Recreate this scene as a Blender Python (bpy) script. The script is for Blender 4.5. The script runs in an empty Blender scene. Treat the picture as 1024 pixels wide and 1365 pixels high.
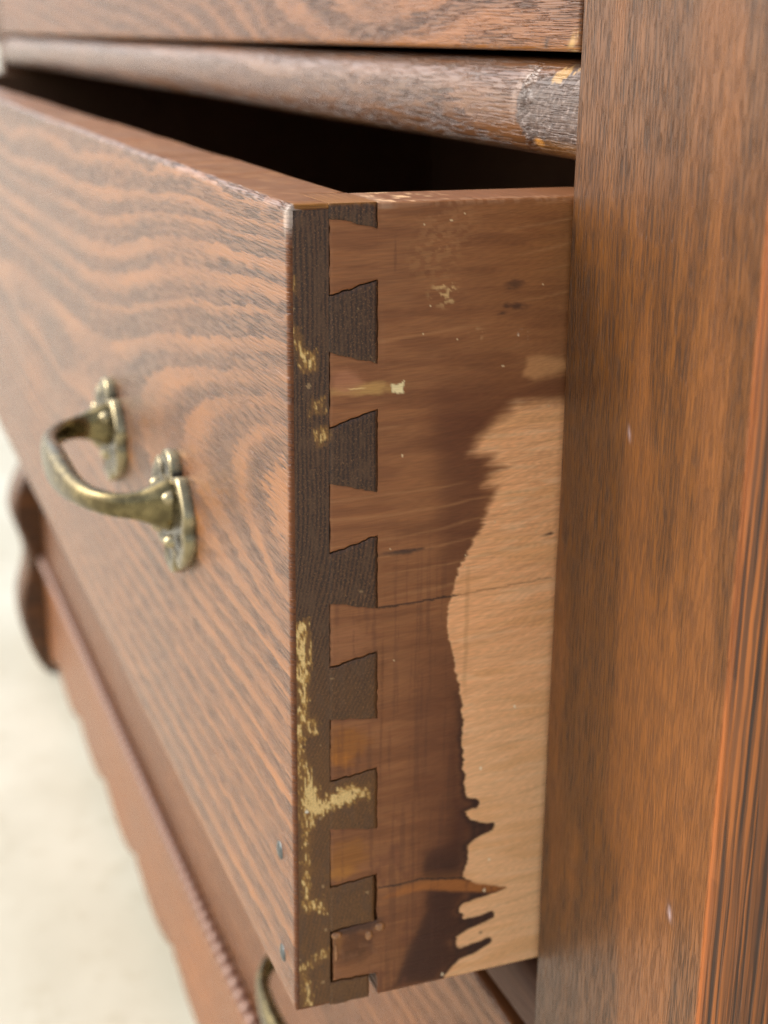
import bpy, bmesh, math, random
import numpy as np
from mathutils import Vector, Matrix

# ------------------------------------------------------------------ camera, light, exposure
# World: X runs along the dresser front (right = +X), Y into the dresser, Z up.
# Origin: outer top right corner line of the open drawer, front plane of the dresser at Y = 0.
S = bpy.context.scene
D, H, T, TS = 0.0594, 0.180, 0.019, 0.0177      # drawer pull-out, height, front and side thickness
FLOOR = -0.474
C = bpy.context.scene.collection

cam_d = bpy.data.cameras.new('camera')
cam = bpy.data.objects.new('camera', cam_d)
C.objects.link(cam)
cam_d.sensor_fit = 'HORIZONTAL'
cam_d.sensor_width = 36.0
cam_d.lens = 1956.56 / 1024 * 36.0
cam_d.clip_start = 0.01
cam_d.clip_end = 3000
yaw, pitch, roll = math.radians(20.886), math.radians(18.053), math.radians(0.589)
fw = Vector((-math.cos(yaw) * math.cos(pitch), math.sin(yaw) * math.cos(pitch), -math.sin(pitch)))
rt = fw.cross(Vector((0, 0, 1))).normalized()
up = rt.cross(fw)
rt2 = rt * math.cos(roll) + up * math.sin(roll)
up2 = -rt * math.sin(roll) + up * math.cos(roll)
cam.matrix_world = Matrix(((rt2.x, up2.x, -fw.x, 0.2688), (rt2.y, up2.y, -fw.y, -0.1418), (rt2.z, up2.z, -fw.z, 0.0309), (0, 0, 0, 1)))
cam_d.dof.use_dof = True
cam_d.dof.focus_distance = 0.287
cam_d.dof.aperture_fstop = 20.0
S.camera = cam
S.cycles.denoising_prefilter = 'NONE'
S.cycles.max_bounces = 6
S.cycles.diffuse_bounces = 3
S.cycles.glossy_bounces = 3

SUN_EL, SUN_AZ = math.radians(36), math.radians(-122)      # azimuth of the sun, from +X towards +Y
w = bpy.data.worlds.new('World')
S.world = w
w.use_nodes = True
nt = w.node_tree
nt.nodes.clear()
sky = nt.nodes.new('ShaderNodeTexSky')
sky.sky_type = 'NISHITA'
sky.sun_disc = False
sky.sun_elevation = SUN_EL
sky.sun_rotation = math.pi / 2 - SUN_AZ
sky.air_density = 1.0
sky.dust_density = 4.0
sky.ozone_density = 1.0
hs = nt.nodes.new('ShaderNodeHueSaturation')
hs.inputs['Saturation'].default_value = 0.45
bg = nt.nodes.new('ShaderNodeBackground')
bg.inputs['Strength'].default_value = 0.15
wo = nt.nodes.new('ShaderNodeOutputWorld')
nt.links.new(sky.outputs[0], hs.inputs['Color'])
nt.links.new(hs.outputs[0], bg.inputs['Color'])
nt.links.new(bg.outputs[0], wo.inputs['Surface'])

sun_d = bpy.data.lights.new('sun', 'SUN')
sun_d.energy = 0.6
sun_d.angle = math.radians(18)
sun_d.color = (1.0, 0.96, 0.86)
sun = bpy.data.objects.new('sun', sun_d)
C.objects.link(sun)
sd = Vector((math.cos(SUN_EL) * math.cos(SUN_AZ), math.cos(SUN_EL) * math.sin(SUN_AZ), math.sin(SUN_EL)))
sun.rotation_euler = (-sd).to_track_quat('-Z', 'Y').to_euler()

S.view_settings.view_transform = 'Standard'
S.view_settings.look = 'None'
S.view_settings.exposure = 1.1
S.view_settings.gamma = 1.0
S.view_settings.use_curve_mapping = False

# ------------------------------------------------------------------ small tools
rng = np.random.default_rng(7)
random.seed(7)

def lin(*c):
    return tuple(((v / 255) / 12.92 if v / 255 <= 0.04045 else ((v / 255 + 0.055) / 1.055) ** 2.4) for v in c)

_perm = rng.permutation(4096)
_val = rng.random(4096)
def vnoise(x, y, seed=0):
    xi = np.floor(x).astype(np.int64); yi = np.floor(y).astype(np.int64)
    fx = x - xi; fy = y - yi
    fx = fx * fx * (3 - 2 * fx); fy = fy * fy * (3 - 2 * fy)
    def h(a, b): return _val[_perm[(_perm[(a + seed * 131) & 4095] + b) & 4095]]
    return (h(xi, yi) * (1 - fx) + h(xi + 1, yi) * fx) * (1 - fy) + (h(xi, yi + 1) * (1 - fx) + h(xi + 1, yi + 1) * fx) * fy
def fbm(x, y, o=3, seed=0):
    r = 0; a = 0.5; n = 0
    for k in range(o):
        r = r + a * vnoise(x, y, seed + k * 17); n += a; a *= 0.5; x = x * 2.03; y = y * 2.03
    return r / n
def sstep(a, b, x):
    t = np.clip((x - a) / (b - a), 0, 1)
    return t * t * (3 - 2 * t)
def sdpoly(px, py, poly):
    """signed distance, negative inside"""
    d = np.full(px.shape, 1e9); s = np.zeros(px.shape, bool)
    n = len(poly)
    for i in range(n):
        ax, ay = poly[i]; bx, by = poly[(i + 1) % n]
        ex, ey = bx - ax, by - ay
        wx, wy = px - ax, py - ay
        t = np.clip((wx * ex + wy * ey) / (ex * ex + ey * ey + 1e-12), 0, 1)
        d = np.minimum(d, (wx - ex * t) ** 2 + (wy - ey * t) ** 2)
        c = ((ay <= py) & (by > py)) | ((by <= py) & (ay > py))
        with np.errstate(divide='ignore', invalid='ignore'):
            xx = ax + (py - ay) / (ey if abs(ey) > 1e-12 else 1e-12) * ex
        s ^= c & (px < xx)
    d = np.sqrt(d)
    return np.where(s, -d, d)
def sdline(px, py, pts):
    d = np.full(px.shape, 1e9)
    for (ax, ay), (bx, by) in zip(pts[:-1], pts[1:]):
        ex, ey = bx - ax, by - ay
        t = np.clip(((px - ax) * ex + (py - ay) * ey) / (ex * ex + ey * ey), 0, 1)
        d = np.minimum(d, (px - ax - ex * t) ** 2 + (py - ay - ey * t) ** 2)
    return np.sqrt(d)

class Paint:
    """stains and wear of a surface, layer over layer: rgb (linear) + cover"""
    def __init__(s, n): s.c = np.zeros((n, 4))
    def lay(s, mask, col, op=1.0):
        m = np.clip(mask * op, 0, 1)[:, None]
        a = s.c[:, 3:4]
        na = m + a * (1 - m)
        col = np.asarray(lin(*col))[None, :] if len(np.shape(col)) == 1 else col
        s.c[:, :3] = np.where(na > 1e-6, (col * m + s.c[:, :3] * a * (1 - m)) / np.maximum(na, 1e-6), s.c[:, :3])
        s.c[:, 3:4] = na

class Geo:
    """collects vertices and faces of ONE mesh, with material index, ring field and paint per vertex"""
    def __init__(s): s.v = []; s.f = []; s.m = []; s.n = 0; s.smooth = []
    def sheet(s, P, mi=0, flip=False, wrap=False, smooth=True):
        P = np.asarray(P, float); a, b = P.shape[:2]
        s.v.append(P.reshape(-1, 3)); o = s.n; s.n += a * b
        bb = b if wrap else b - 1
        i, j = np.meshgrid(np.arange(a - 1), np.arange(bb), indexing='ij')
        j2 = (j + 1) % b
        q = np.stack([i * b + j, (i + 1) * b + j, (i + 1) * b + j2, i * b + j2], -1).reshape(-1, 4) + o
        if flip: q = q[:, ::-1]
        s.f += q.tolist(); s.m += [mi] * len(q); s.smooth += [smooth] * len(q)
        return o, o + a * b
    def poly(s, P, mi=0, smooth=False):
        P = np.asarray(P, float); s.v.append(P); s.f.append(list(range(s.n, s.n + len(P)))); s.n += len(P)
        s.m.append(mi); s.smooth.append(smooth)
    def box(s, x0, x1, y0, y1, z0, z1, mi=0):
        c = [(x0, y0, z0), (x1, y0, z0), (x1, y1, z0), (x0, y1, z0), (x0, y0, z1), (x1, y0, z1), (x1, y1, z1), (x0, y1, z1)]
        s.v.append(np.array(c, float)); o = s.n; s.n += 8
        for q in ((0, 3, 2, 1), (4, 5, 6, 7), (0, 1, 5, 4), (1, 2, 6, 5), (2, 3, 7, 6), (3, 0, 4, 7)):
            s.f.append([o + k for k in q]); s.m.append(mi); s.smooth.append(False)
    def co(s): return np.concatenate(s.v)
    def build(s, name, mats, parent=None, ring=None, paint=None, bevel=0, base=(0, 0, 0)):
        me = bpy.data.meshes.new(name)
        co = s.co() - np.array(base)
        me.from_pydata(co.tolist(), [], s.f)
        for m in (mats if isinstance(mats, (list, tuple)) else [mats]): me.materials.append(m)
        me.polygons.foreach_set('material_index', s.m)
        me.polygons.foreach_set('use_smooth', s.smooth)
        if ring is not None:
            a = me.attributes.new('ring', 'FLOAT', 'POINT'); a.data.foreach_set('value', np.asarray(ring, np.float32))
        if paint is not None:
            a = me.attributes.new('paint', 'FLOAT_COLOR', 'POINT'); a.data.foreach_set('color', np.asarray(paint.c, np.float32).ravel())
        me.update()
        o = bpy.data.objects.new(name, me)
        C.objects.link(o)
        if parent is not None: o.parent = parent
        if bevel:
            b = o.modifiers.new('bevel', 'BEVEL'); b.width = bevel; b.segments = 2; b.limit_method = 'ANGLE'
        return o

def thing(name, label, cat, loc, group=None):
    o = bpy.data.objects.new(name, None)
    C.objects.link(o)
    o.location = loc
    o.empty_display_size = 0.02
    o['label'] = label
    o['category'] = cat
    if group: o['group'] = group
    return o

def rprofile(a0, a1, b0, b1, r, n=5):
    """closed rounded rectangle in two axes; r = radii at (a0,b1) (a1,b1) (a1,b0) (a0,b0), dense sides"""
    out = []
    cs = [(a0, b1, 1, -1, r[0], 180, 90), (a1, b1, -1, -1, r[1], 90, 0), (a1, b0, -1, 1, r[2], 0, -90), (a0, b0, 1, 1, r[3], -90, -180)]
    for a, b, sa, sb, rr, t0, t1 in cs:
        ca, cb = a + sa * rr, b + sb * rr
        for k in range(n + 1):
            t = math.radians(t0 + (t1 - t0) * k / n)
            out.append((ca + rr * math.cos(t), cb + rr * math.sin(t)))
    return out
def densify(loop, step):
    out = []
    n = len(loop)
    for i in range(n):
        a = np.array(loop[i]); b = np.array(loop[(i + 1) % n])
        L = np.linalg.norm(b - a); k = max(1, int(math.ceil(L / step)))
        for j in range(k): out.append(tuple(a + (b - a) * j / k))
    return np.array(out)

# ------------------------------------------------------------------ materials
class NT:
    def __init__(s, name):
        s.mat = bpy.data.materials.new(name); s.mat.use_nodes = True
        s.t = s.mat.node_tree; s.t.nodes.clear()
    def n(s, kind, **kw):
        o = s.t.nodes.new(kind)
        for k, v in kw.items(): setattr(o, k, v)
        return o
    def l(s, a, b): s.t.links.new(a, b)
    def val(s, sock, v):
        if isinstance(v, bpy.types.NodeSocket): s.l(v, sock)
        elif v is not None: sock.default_value = v
    def math(s, op, a, b=None, c=None, clamp=False):
        o = s.n('ShaderNodeMath', operation=op, use_clamp=clamp)
        s.val(o.inputs[0], a); s.val(o.inputs[1], b)
        if c is not None: s.val(o.inputs[2], c)
        return o.outputs[0]
    def mix(s, f, a, b, mode='MIX'):
        o = s.n('ShaderNodeMix', data_type='RGBA', blend_type=mode)
        s.val(o.inputs['Factor'], f)
        for sk, v in ((o.inputs[6], a), (o.inputs[7], b)):
            s.val(sk, v if isinstance(v, bpy.types.NodeSocket) else (*v, 1.0) if len(v) == 3 else v)
        return o.outputs[2]
    def coord(s, scale):
        if not hasattr(s, 'tc'): s.tc = s.n('ShaderNodeTexCoord')
        m = s.n('ShaderNodeMapping'); m.inputs['Scale'].default_value = scale
        s.l(s.tc.outputs['Object'], m.inputs['Vector'])
        return m.outputs[0]
    def noise(s, scale, detail=2.0, rough=0.5, dist=0.0):
        o = s.n('ShaderNodeTexNoise'); o.inputs['Scale'].default_value = 1.0
        o.inputs['Detail'].default_value = detail; o.inputs['Roughness'].default_value = rough; o.inputs['Distortion'].default_value = dist
        s.l(s.coord(scale), o.inputs['Vector'])
        return o.outputs['Fac']
    def ramp(s, f, stops, interp='LINEAR'):
        o = s.n('ShaderNodeValToRGB'); o.color_ramp.interpolation = interp
        e = o.color_ramp.elements
        while len(e) < len(stops): e.new(0.5)
        for k, (p, c) in enumerate(stops):
            e[k].position = p; e[k].color = (c, c, c, 1) if not hasattr(c, '__len__') else (*c, 1)
        s.val(o.inputs[0], f)
        return o.outputs['Color']
    def attr(s, name):
        o = s.n('ShaderNodeAttribute'); o.attribute_name = name
        return o
    def done(s, color, rough, bump=None, bstr=0.4, bdist=0.0003, coat=0.0, coat_rough=0.2, metallic=0.0, spec=0.5):
        b = s.n('ShaderNodeBsdfPrincipled')
        s.val(b.inputs['Base Color'], color if isinstance(color, bpy.types.NodeSocket) else (*color, 1))
        s.val(b.inputs['Roughness'], rough)
        s.val(b.inputs['Metallic'], metallic)
        b.inputs['Specular IOR Level'].default_value = spec
        s.val(b.inputs['Coat Weight'], coat); b.inputs['Coat Roughness'].default_value = coat_rough
        if bump is not None:
            bp = s.n('ShaderNodeBump'); bp.inputs['Strength'].default_value = bstr; bp.inputs['Distance'].default_value = bdist
            s.l(bump, bp.inputs['Height']); s.l(bp.outputs[0], b.inputs['Normal']);  s.l(bp.outputs[0], b.inputs['Coat Normal'])
        o = s.n('ShaderNodeOutputMaterial'); s.l(b.outputs[0], o.inputs['Surface'])
        return s.mat

def axis(ax, along, across, nrm=None):
    """scale vector: low frequency along the grain axis, high across"""
    v = [across] * 3; v[ax] = along
    if nrm is not None: v[nrm] = min(across, 25.0)          # the axis the face looks along
    return tuple(v)

def wood(name, ax, late, early, pore, jag=0.5, pore_amt=0.6, fib=0.25, rough=0.36, coat=0.35, coat_rough=0.28, bstr=0.5,
         soft=0.22, f2a=2.4, tone=0.25, pore_scale=2600, pore_along=90, bdist=0.0003, pore_min=0.15, spec=0.5, fa=45, fsc=2700, nrm=1):
    k = NT(name)
    ring = k.attr('ring').outputs['Fac']
    j1 = k.noise(axis(ax, 70, 700, nrm), 2, 0.6)
    r = k.math('ADD', ring, k.math('MULTIPLY', k.math('SUBTRACT', j1, 0.5), jag))
    fr = k.math('FRACT', r)
    wn = k.n('ShaderNodeTexWhiteNoise', noise_dimensions='1D')
    k.l(k.math('FLOOR', r), wn.inputs['W'])
    rnd = wn.outputs['Value']                                # every growth ring has its own width
    thr = k.math('MULTIPLY_ADD', rnd, 0.36, 0.04)
    dlt = k.math('SUBTRACT', fr, thr)
    b1 = k.n('ShaderNodeMapRange', interpolation_type='SMOOTHSTEP'); k.l(dlt, b1.inputs[0])
    b1.inputs[1].default_value = -0.03; b1.inputs[2].default_value = soft
    b2 = k.n('ShaderNodeMapRange', interpolation_type='SMOOTHSTEP'); k.l(fr, b2.inputs[0])
    b2.inputs[1].default_value = 1.0; b2.inputs[2].default_value = 0.965
    band = k.math('MULTIPLY', b1.outputs[0], b2.outputs[0])
    fade = k.ramp(k.noise(axis(ax, 16, 70, nrm), 2, 0.5), ((0.34, 0.3), (0.62, 1.0)))
    band = k.math('ADD', k.math('MULTIPLY', k.math('SUBTRACT', band, 0.62), fade), 0.62)
    pn = k.noise(axis(ax, pore_along, pore_scale, nrm), 2, 0.55)
    pm = k.ramp(pn, ((0.50, 0.0), (0.60, 1.0)))
    pgate = k.math('ADD', k.math('MULTIPLY', band, 1 - pore_min), pore_min)
    p = k.math('MULTIPLY', pm, pgate)
    f1 = k.noise(axis(ax, fa, fsc, nrm), 2, 0.65)
    f2 = k.noise(axis(ax, 18, 420, nrm), 2, 0.55)
    big = k.noise((14, 14, 14), 1, 0.5)
    col = k.mix(band, late, early)
    sh = k.math('ADD', k.math('MULTIPLY', k.math('SUBTRACT', f1, 0.5), fib * 2.2), k.math('MULTIPLY', k.math('SUBTRACT', f2, 0.5), fib * f2a))
    sh = k.math('ADD', k.math('ADD', sh, 1.0), k.math('MULTIPLY', k.math('SUBTRACT', big, 0.5), tone * 2))
    fine = k.math('SINE', k.math('MULTIPLY', r, 20.0))
    sh = k.math('ADD', sh, k.math('MULTIPLY', fine, 0.06))
    shc = k.n('ShaderNodeCombineColor'); 
    for q in range(3): k.l(sh, shc.inputs[q])
    col = k.mix(1.0, col, shc.outputs[0], 'MULTIPLY')
    col = k.mix(k.math('MULTIPLY', p, pore_amt), col, pore)
    pa = k.attr('paint')
    pc = k.mix(0.8, pa.outputs['Color'], shc.outputs[0], 'MULTIPLY')
    col = k.mix(pa.outputs['Alpha'], col, pc)
    hgt = k.math('SUBTRACT', k.math('MULTIPLY', f1, 0.35), p)
    rg = k.math('ADD', k.math('MULTIPLY', p, 0.12), k.math('ADD', k.math('MULTIPLY', big, 0.12), rough - 0.06))
    return k.done(col, rg, hgt, bstr, bdist, k.math('MULTIPLY_ADD', pa.outputs['Alpha'], -0.7 * coat, coat), coat_rough, spec=spec)

M = {}
M['front'] = wood('stained_ash_front', 0, lin(134, 80, 31), lin(102, 61, 31), lin(42, 26, 16), jag=0.7, soft=0.36, bstr=0.8, bdist=0.0005, coat=0.46, coat_rough=0.17, spec=0.22, pore_amt=0.6, pore_scale=2600, pore_along=85, fib=0.28, f2a=1.0)
M['top'] = wood('stained_ash_rail', 0, lin(134, 84, 46), lin(104, 66, 42), lin(54, 36, 26), jag=0.5, bstr=0.6, coat=0.6, coat_rough=0.28)
M['post'] = wood('stained_post', 2, lin(104, 63, 25), lin(92, 55, 22), lin(38, 23, 12), jag=0.9, pore_amt=0.65, fib=0.5, f2a=0.35, fa=110, bstr=0.7, bdist=0.0004, rough=0.42, coat=0.4, coat_rough=0.22, spec=0.3, tone=0.12, pore_scale=2500, pore_along=130, pore_min=0.8)
M['stripe'] = wood('stained_post_edge', 2, lin(138, 78, 28), lin(84, 48, 20), lin(26, 16, 10), jag=0.5, pore_amt=0.9, fib=0.35, f2a=1.6, bstr=0.6, pore_scale=1300, pore_along=16, pore_min=0.6, spec=0.3, nrm=None)
M['side'] = wood('drawer_side_wood', 1, lin(240, 180, 128), lin(234, 170, 118), lin(180, 120, 78), jag=1.2, pore_amt=0.25, fib=0.22, f2a=0.8, fa=120, bstr=0.25, bdist=0.0004, rough=0.5, coat=0.15, tone=0.08, pore_scale=2400, pore_along=120, pore_min=0.7, spec=0.35, nrm=0)
M['inside'] = wood('raw_inner_wood', 0, lin(112, 80, 54), lin(98, 68, 46), lin(70, 48, 34), rough=0.7, coat=0.0, bstr=0.2, spec=0.3, nrm=None)
M['rail'] = wood('worn_rail_wood', 0, lin(114, 74, 42), lin(100, 65, 40), lin(46, 31, 22), jag=0.5, bstr=0.7, bdist=0.0005, coat=0.6, coat_rough=0.24, spec=0.3, fib=0.24, f2a=1.0, pore_scale=2000, nrm=None)

def end_grain():
    k = NT('dark_end_grain')
    pa = k.attr('paint')
    ring = k.attr('ring').outputs['Fac']
    sp = k.noise((2300, 2300, 2300), 3, 0.85)
    sp2 = k.noise((900, 900, 900), 3, 0.6)
    w = k.math('SINE', k.math('MULTIPLY', k.math('ADD', ring, k.math('MULTIPLY', sp2, 0.7)), 6.2832))
    oi = k.n('ShaderNodeObjectInfo')
    base = k.mix(k.math('MULTIPLY_ADD', w, 0.45, 0.5), lin(44, 27, 17), lin(92, 58, 34))
    base = k.mix(k.math('MULTIPLY', oi.outputs['Random'], 0.35), base, lin(60, 40, 28))
    base = k.mix(k.ramp(sp, ((0.57, 0), (0.68, 0.6))), base, lin(160, 118, 76))
    base = k.mix(k.ramp(sp, ((0.36, 0.9), (0.46, 0))), base, lin(26, 18, 13))
    pc = k.mix(0.55, pa.outputs['Color'], k.ramp(sp, ((0.3, 0.35), (0.55, 1.0), (0.7, 1.25))), 'MULTIPLY')
    col = k.mix(pa.outputs['Alpha'], base, pc)
    h = k.math('ADD', k.math('MULTIPLY', sp, 1.0), k.math('MULTIPLY', w, 0.08))
    return k.done(col, k.math('MULTIPLY_ADD', sp2, 0.2, 0.38), h, 0.2, 0.0003, 0.12, 0.3, spec=0.4)
M['end'] = end_grain()

def brass(name, dark, light, worn):
    k = NT(name)
    n1 = k.noise((260, 260, 260), 4, 0.6)
    g = k.n('ShaderNodeNewGeometry')
    pt = k.ramp(g.outputs['Pointiness'], ((0.48, 0.0), (0.56, 1.0)))
    f = k.math('ADD', k.math('MULTIPLY', pt, 0.55), k.ramp(n1, ((0.40, worn), (0.72, worn + 0.2))), clamp=True)
    col = k.mix(f, lin(*dark), lin(*light))
    return k.done(col, k.math('MULTIPLY_ADD', n1, 0.2, 0.16), n1, 0.15, 0.0006, 0.0, 0.2, metallic=0.95)
M['brass'] = brass('antique_brass', (54, 47, 34), (230, 208, 148), 0.10)
M['plate'] = brass('tarnished_brass', (44, 40, 34), (206, 190, 150), 0.0)
def simple(name, c, rough=0.5, metallic=0.0, sc=200, var=0.3, bstr=0.2):
    k = NT(name)
    n1 = k.noise((sc, sc, sc), 3, 0.6)
    v = k.ramp(n1, ((0.3, 1 - var), (0.7, 1 + var)))
    return k.done(k.mix(1.0, lin(*c), v, 'MULTIPLY'), rough, n1, bstr, 0.0005, metallic=metallic)
M['nail'] = simple('dull_steel', (88, 92, 92), 0.38, 0.8, 900, 0.35)
M['glue'] = simple('dried_glue', (150, 104, 66), 0.22, 0.0, 900, 0.35)
M['bead'] = simple('bead_wood', (128, 92, 74), 0.28, 0.0, 400, 0.2)
def floor_mat():
    k = NT('pale_concrete')
    a = k.noise((5, 5, 5), 5, 0.6); b = k.noise((60, 60, 60), 4, 0.65)
    col = k.mix(k.ramp(a, ((0.35, 0), (0.65, 1))), lin(186, 182, 164), lin(203, 200, 184))
    col = k.mix(k.ramp(b, ((0.55, 0), (0.75, 0.35))), col, lin(160, 150, 122))
    return k.done(col, 0.7, b, 0.3, 0.002)
M['floor'] = floor_mat()

# ------------------------------------------------------------------ the setting
g = Geo()
n = 60
xs = np.concatenate([[-60, -20, -8, -4], np.linspace(-3, 1.5, n), [4, 8, 20, 60]])
ys = np.concatenate([[-60, -20, -8, -4], np.linspace(-3, 1.5, n), [4, 8, 20, 60]])
XX, YY = np.meshgrid(xs, ys, indexing='ij')
g.sheet(np.stack([XX, YY, np.full_like(XX, FLOOR)], -1))
fl = g.build('floor', M['floor'])
fl['kind'] = 'structure'

# ------------------------------------------------------------------ dresser
DB = (-0.40, 0.20, FLOOR)
dresser = thing('dresser', 'brown stained wooden dresser holding the open drawer, with a scalloped base', 'dresser', DB)
XL, XR = -0.969, 0.0685           # outer ends of the front
def off(o, base):                  # mesh coordinates were made relative to the thing's base already
    return o

# corner post: profile swept along Z
def corner_post(x_in, x_out, sgn, name):
    prof = []
    r = 0.0018
    xi = x_in
    prof.append((xi, 0.045))
    for t in np.linspace(0, 1, 8): prof.append((xi, 0.045 - (0.045 - r) * t))
    for t in np.linspace(0, math.pi / 2, 7)[1:]: prof.append((xi + sgn * (r - r * math.cos(t)), r - r * math.sin(t)))
    for x in np.linspace(xi + sgn * r, x_out, 60)[1:]: prof.append((x, 0.0))
    fa = len(prof) - 1
    cw = 0.017
    for t in np.linspace(0, 1, 8)[1:]:                     # soft chamfer at the outer corner
        prof.append((x_out + sgn * cw * t, 0.006 * t * t + 0.006 * t))
    for y in np.linspace(0.016, 0.045, 8): prof.append((x_out + sgn * (cw + 0.001), y))
    prof = np.array(prof)
    zs = np.concatenate([[FLOOR], np.linspace(-0.46, -0.26, 20), np.linspace(-0.255, 0.06, 140), np.linspace(0.07, 0.215, 15)])
    P = np.zeros((len(zs), len(prof), 3))
    P[:, :, 0] = prof[None, :, 0]; P[:, :, 1] = prof[None, :, 1]; P[:, :, 2] = zs[:, None]
    # hand-planed unevenness
    wob = (fbm(P[..., 2] * 22, P[..., 0] * 40, 3, 5) - 0.5) * 0.0007
    P[..., 1] += wob
    edge = np.exp(-np.abs(P[..., 0] - xi) / 0.003)
    P[..., 0] += edge * (fbm(P[..., 2] * 30, P[..., 1] * 3, 3, 9) - 0.5) * 0.0012
    g = Geo()
    g.sheet(P, 0, flip=(sgn > 0))
    nf = len(prof) - 1
    for q in range(len(g.m)):
        if q % nf >= fa: g.m[q] = 1
    g.poly(P[-1][::-1] if sgn > 0 else P[-1], 0)
    co = g.co()
    X = co[:, 0]; Z = co[:, 2]
    u = (X - xi) * sgn
    ring = (u * 1000 / 9.0) + 0.9 * fbm(Z * 9, u * 30, 2, 3) + 5.5 * np.maximum(u - 0.060, 0) * 1000 / 9.0
    # growth lines that lean outward towards the foot of the post
    ring += np.where(Z < 0.0, -Z * 2.2, 0) * sstep(0.02, 0.06, u)
    pt = Paint(len(X))
    for (dx, dz, s_) in ((0.0288, -0.042, 0.0004), (0.0553, -0.1319, 0.0007)):
        d = np.hypot(u - dx, (Z - dz) * 0.6)
        pt.lay(np.exp(-(d / s_) ** 2), (186, 180, 190))
        pt.lay(np.exp(-(np.hypot(u - dx, (Z - dz - s_ * 1.8) * 0.6) / (s_ * 0.8)) ** 2), (34, 24, 18))
    # warmer, paler foot of the face
    pt.lay(sstep(0.5, 0.62, fbm(u * 60, Z * 10, 3, 21)) * 0.35, (142, 88, 44))
    pt.lay(np.exp(-((u - 0.0675 - 0.0012 * (fbm(Z * 18, Z * 0, 2, 4) - 0.5)) / 0.0004) ** 2), (160, 88, 36), 0.8)
    o = g.build(name, [M['post'], M['stripe']], dresser, ring, pt, base=DB)
    return o
corner_post(0.001, XR, 1, 'corner_post')
corner_post(-0.928, XL + 0.018, -1, 'corner_post')

# rails: bullnose section swept along X
def rail(z0, z1, seed, worn):
    prof = []
    hh = z1 - z0
    for t in np.linspace(0, 1, 6): prof.append((0.03 - 0.022 * t, z1))
    for t in np.linspace(0, math.pi, 120 if worn else 26)[1:-1]:
        cy = math.cos(t); sy = math.sin(t)
        prof.append((0.0082 - 0.0078 * sy ** 0.75, z0 + hh / 2 + hh / 2 * (abs(cy) ** 0.8) * (1 if cy > 0 else -1)))
    for t in np.linspace(0, 1, 6): prof.append((0.008 + 0.022 * t, z0))
    prof = np.array(prof)
    xs = np.concatenate([np.linspace(-0.928, -0.08, 80), np.linspace(-0.078, -0.03, 60)[:-1], np.linspace(-0.03, 0.0028, 120)])
    P = np.zeros((len(xs), len(prof), 3))
    P[..., 0] = xs[:, None]; P[..., 1] = prof[None, :, 0]; P[..., 2] = prof[None, :, 1]
    P[..., 1] += (fbm(P[..., 0] * 18, P[..., 2] * 60, 3, seed) - 0.5) * 0.0008
    P[..., 2] += (fbm(P[..., 0] * 11, P[..., 2] * 0, 2, seed + 3) - 0.5) * 0.0008
    s = (P[..., 2] - z0) / hh
    if worn:                        # the nose is knocked off next to the post
        k = sstep(-0.0255, -0.021, P[..., 0] + 0.003 * (fbm(P[..., 2] * 500, P[..., 0] * 300, 3, 7) - 0.5))
        P[..., 1] += 0.0012 * k * (1 - np.clip((P[..., 1]) / 0.01, 0, 1)) + 0.0003 * k * (fbm(P[..., 0] * 900, P[..., 2] * 900, 3, 8) - 0.5)
    g = Geo()
    g.sheet(P, 0, flip=True)
    co = g.co(); X = co[:, 0]; Z = co[:, 2]; sv = (Z - z0) / hh
    ring = sv * 2.6 + 2.2 * fbm(X * 7, sv * 1.2, 3, seed) + X * 3
    pt = Paint(len(X))
    if worn:
        xm = X * 1000
        jn = (fbm(xm * 0.9, sv * 14, 3, 31) - 0.5)
        left = -26.0 + 9.0 * np.abs(sv - 0.45) + 6.0 * jn
        m = sstep(-0.6, 0.6, xm - left) * sstep(0.10, 0.17, sv + 0.10 * jn) * sstep(0.93, 0.86, sv + 0.1 * jn - 0.012 * (xm + 12))
        q1 = xm * 0.8 + sv * 18; q2 = sv * 18 - xm * 0.8
        sc = fbm(q1 * 0.55 + 3.0 * fbm(xm * 0.35, sv * 6, 2, 44), q2 * 1.5 + 3.0 * fbm(xm * 0.3, sv * 5, 2, 45), 4, 41)
        grey = np.array(lin(92, 76, 68))[None, :] * (0.5 + 1.0 * sc[:, None])
        pt.lay(m, grey)
        pt.lay(sstep(0.62, 0.72, sc) * m, (140, 124, 116), 0.45)
        # pale scuffed strip left of it
        pt.lay(sstep(3.0, 0.5, np.abs(xm - left + 2.6)) * sstep(0.35, 0.6, sv + 0.4 * jn) * sstep(0.95, 0.8, sv), (150, 126, 112), 0.6)
        # bare gold wood above and below
        d = np.hypot((xm + 10.0 + 3 * jn) / 4.2, (sv - 0.87 - 0.012 * (xm + 10)) / 0.075)
        pt.lay(sstep(1.15, 0.7, d + 1.6 * jn), (178, 140, 88), 0.85)
        d = np.abs(sv - 0.10 - 0.06 * jn) / 0.10
        pt.lay(sstep(1.2, 0.5, d) * sstep(-24, -18, xm), (112, 76, 38), 0.75)
        pt.lay(sstep(1.2, 0.5, np.hypot((xm + 19.5) / 2.4, (sv - 0.15) / 0.05)), (190, 130, 56), 0.8)
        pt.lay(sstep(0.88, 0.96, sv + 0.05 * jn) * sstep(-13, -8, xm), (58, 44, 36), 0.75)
    if not worn: pt.lay(np.full(len(X), 0.9), (74, 50, 38))  # shade under the open drawer, painted dark onto the lower rail
    return g.build('rail', M['rail'] if worn else M['inside'], dresser, ring, pt, base=DB)
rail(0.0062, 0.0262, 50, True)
rail(-0.2055, -0.1865, 60, False)

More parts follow.
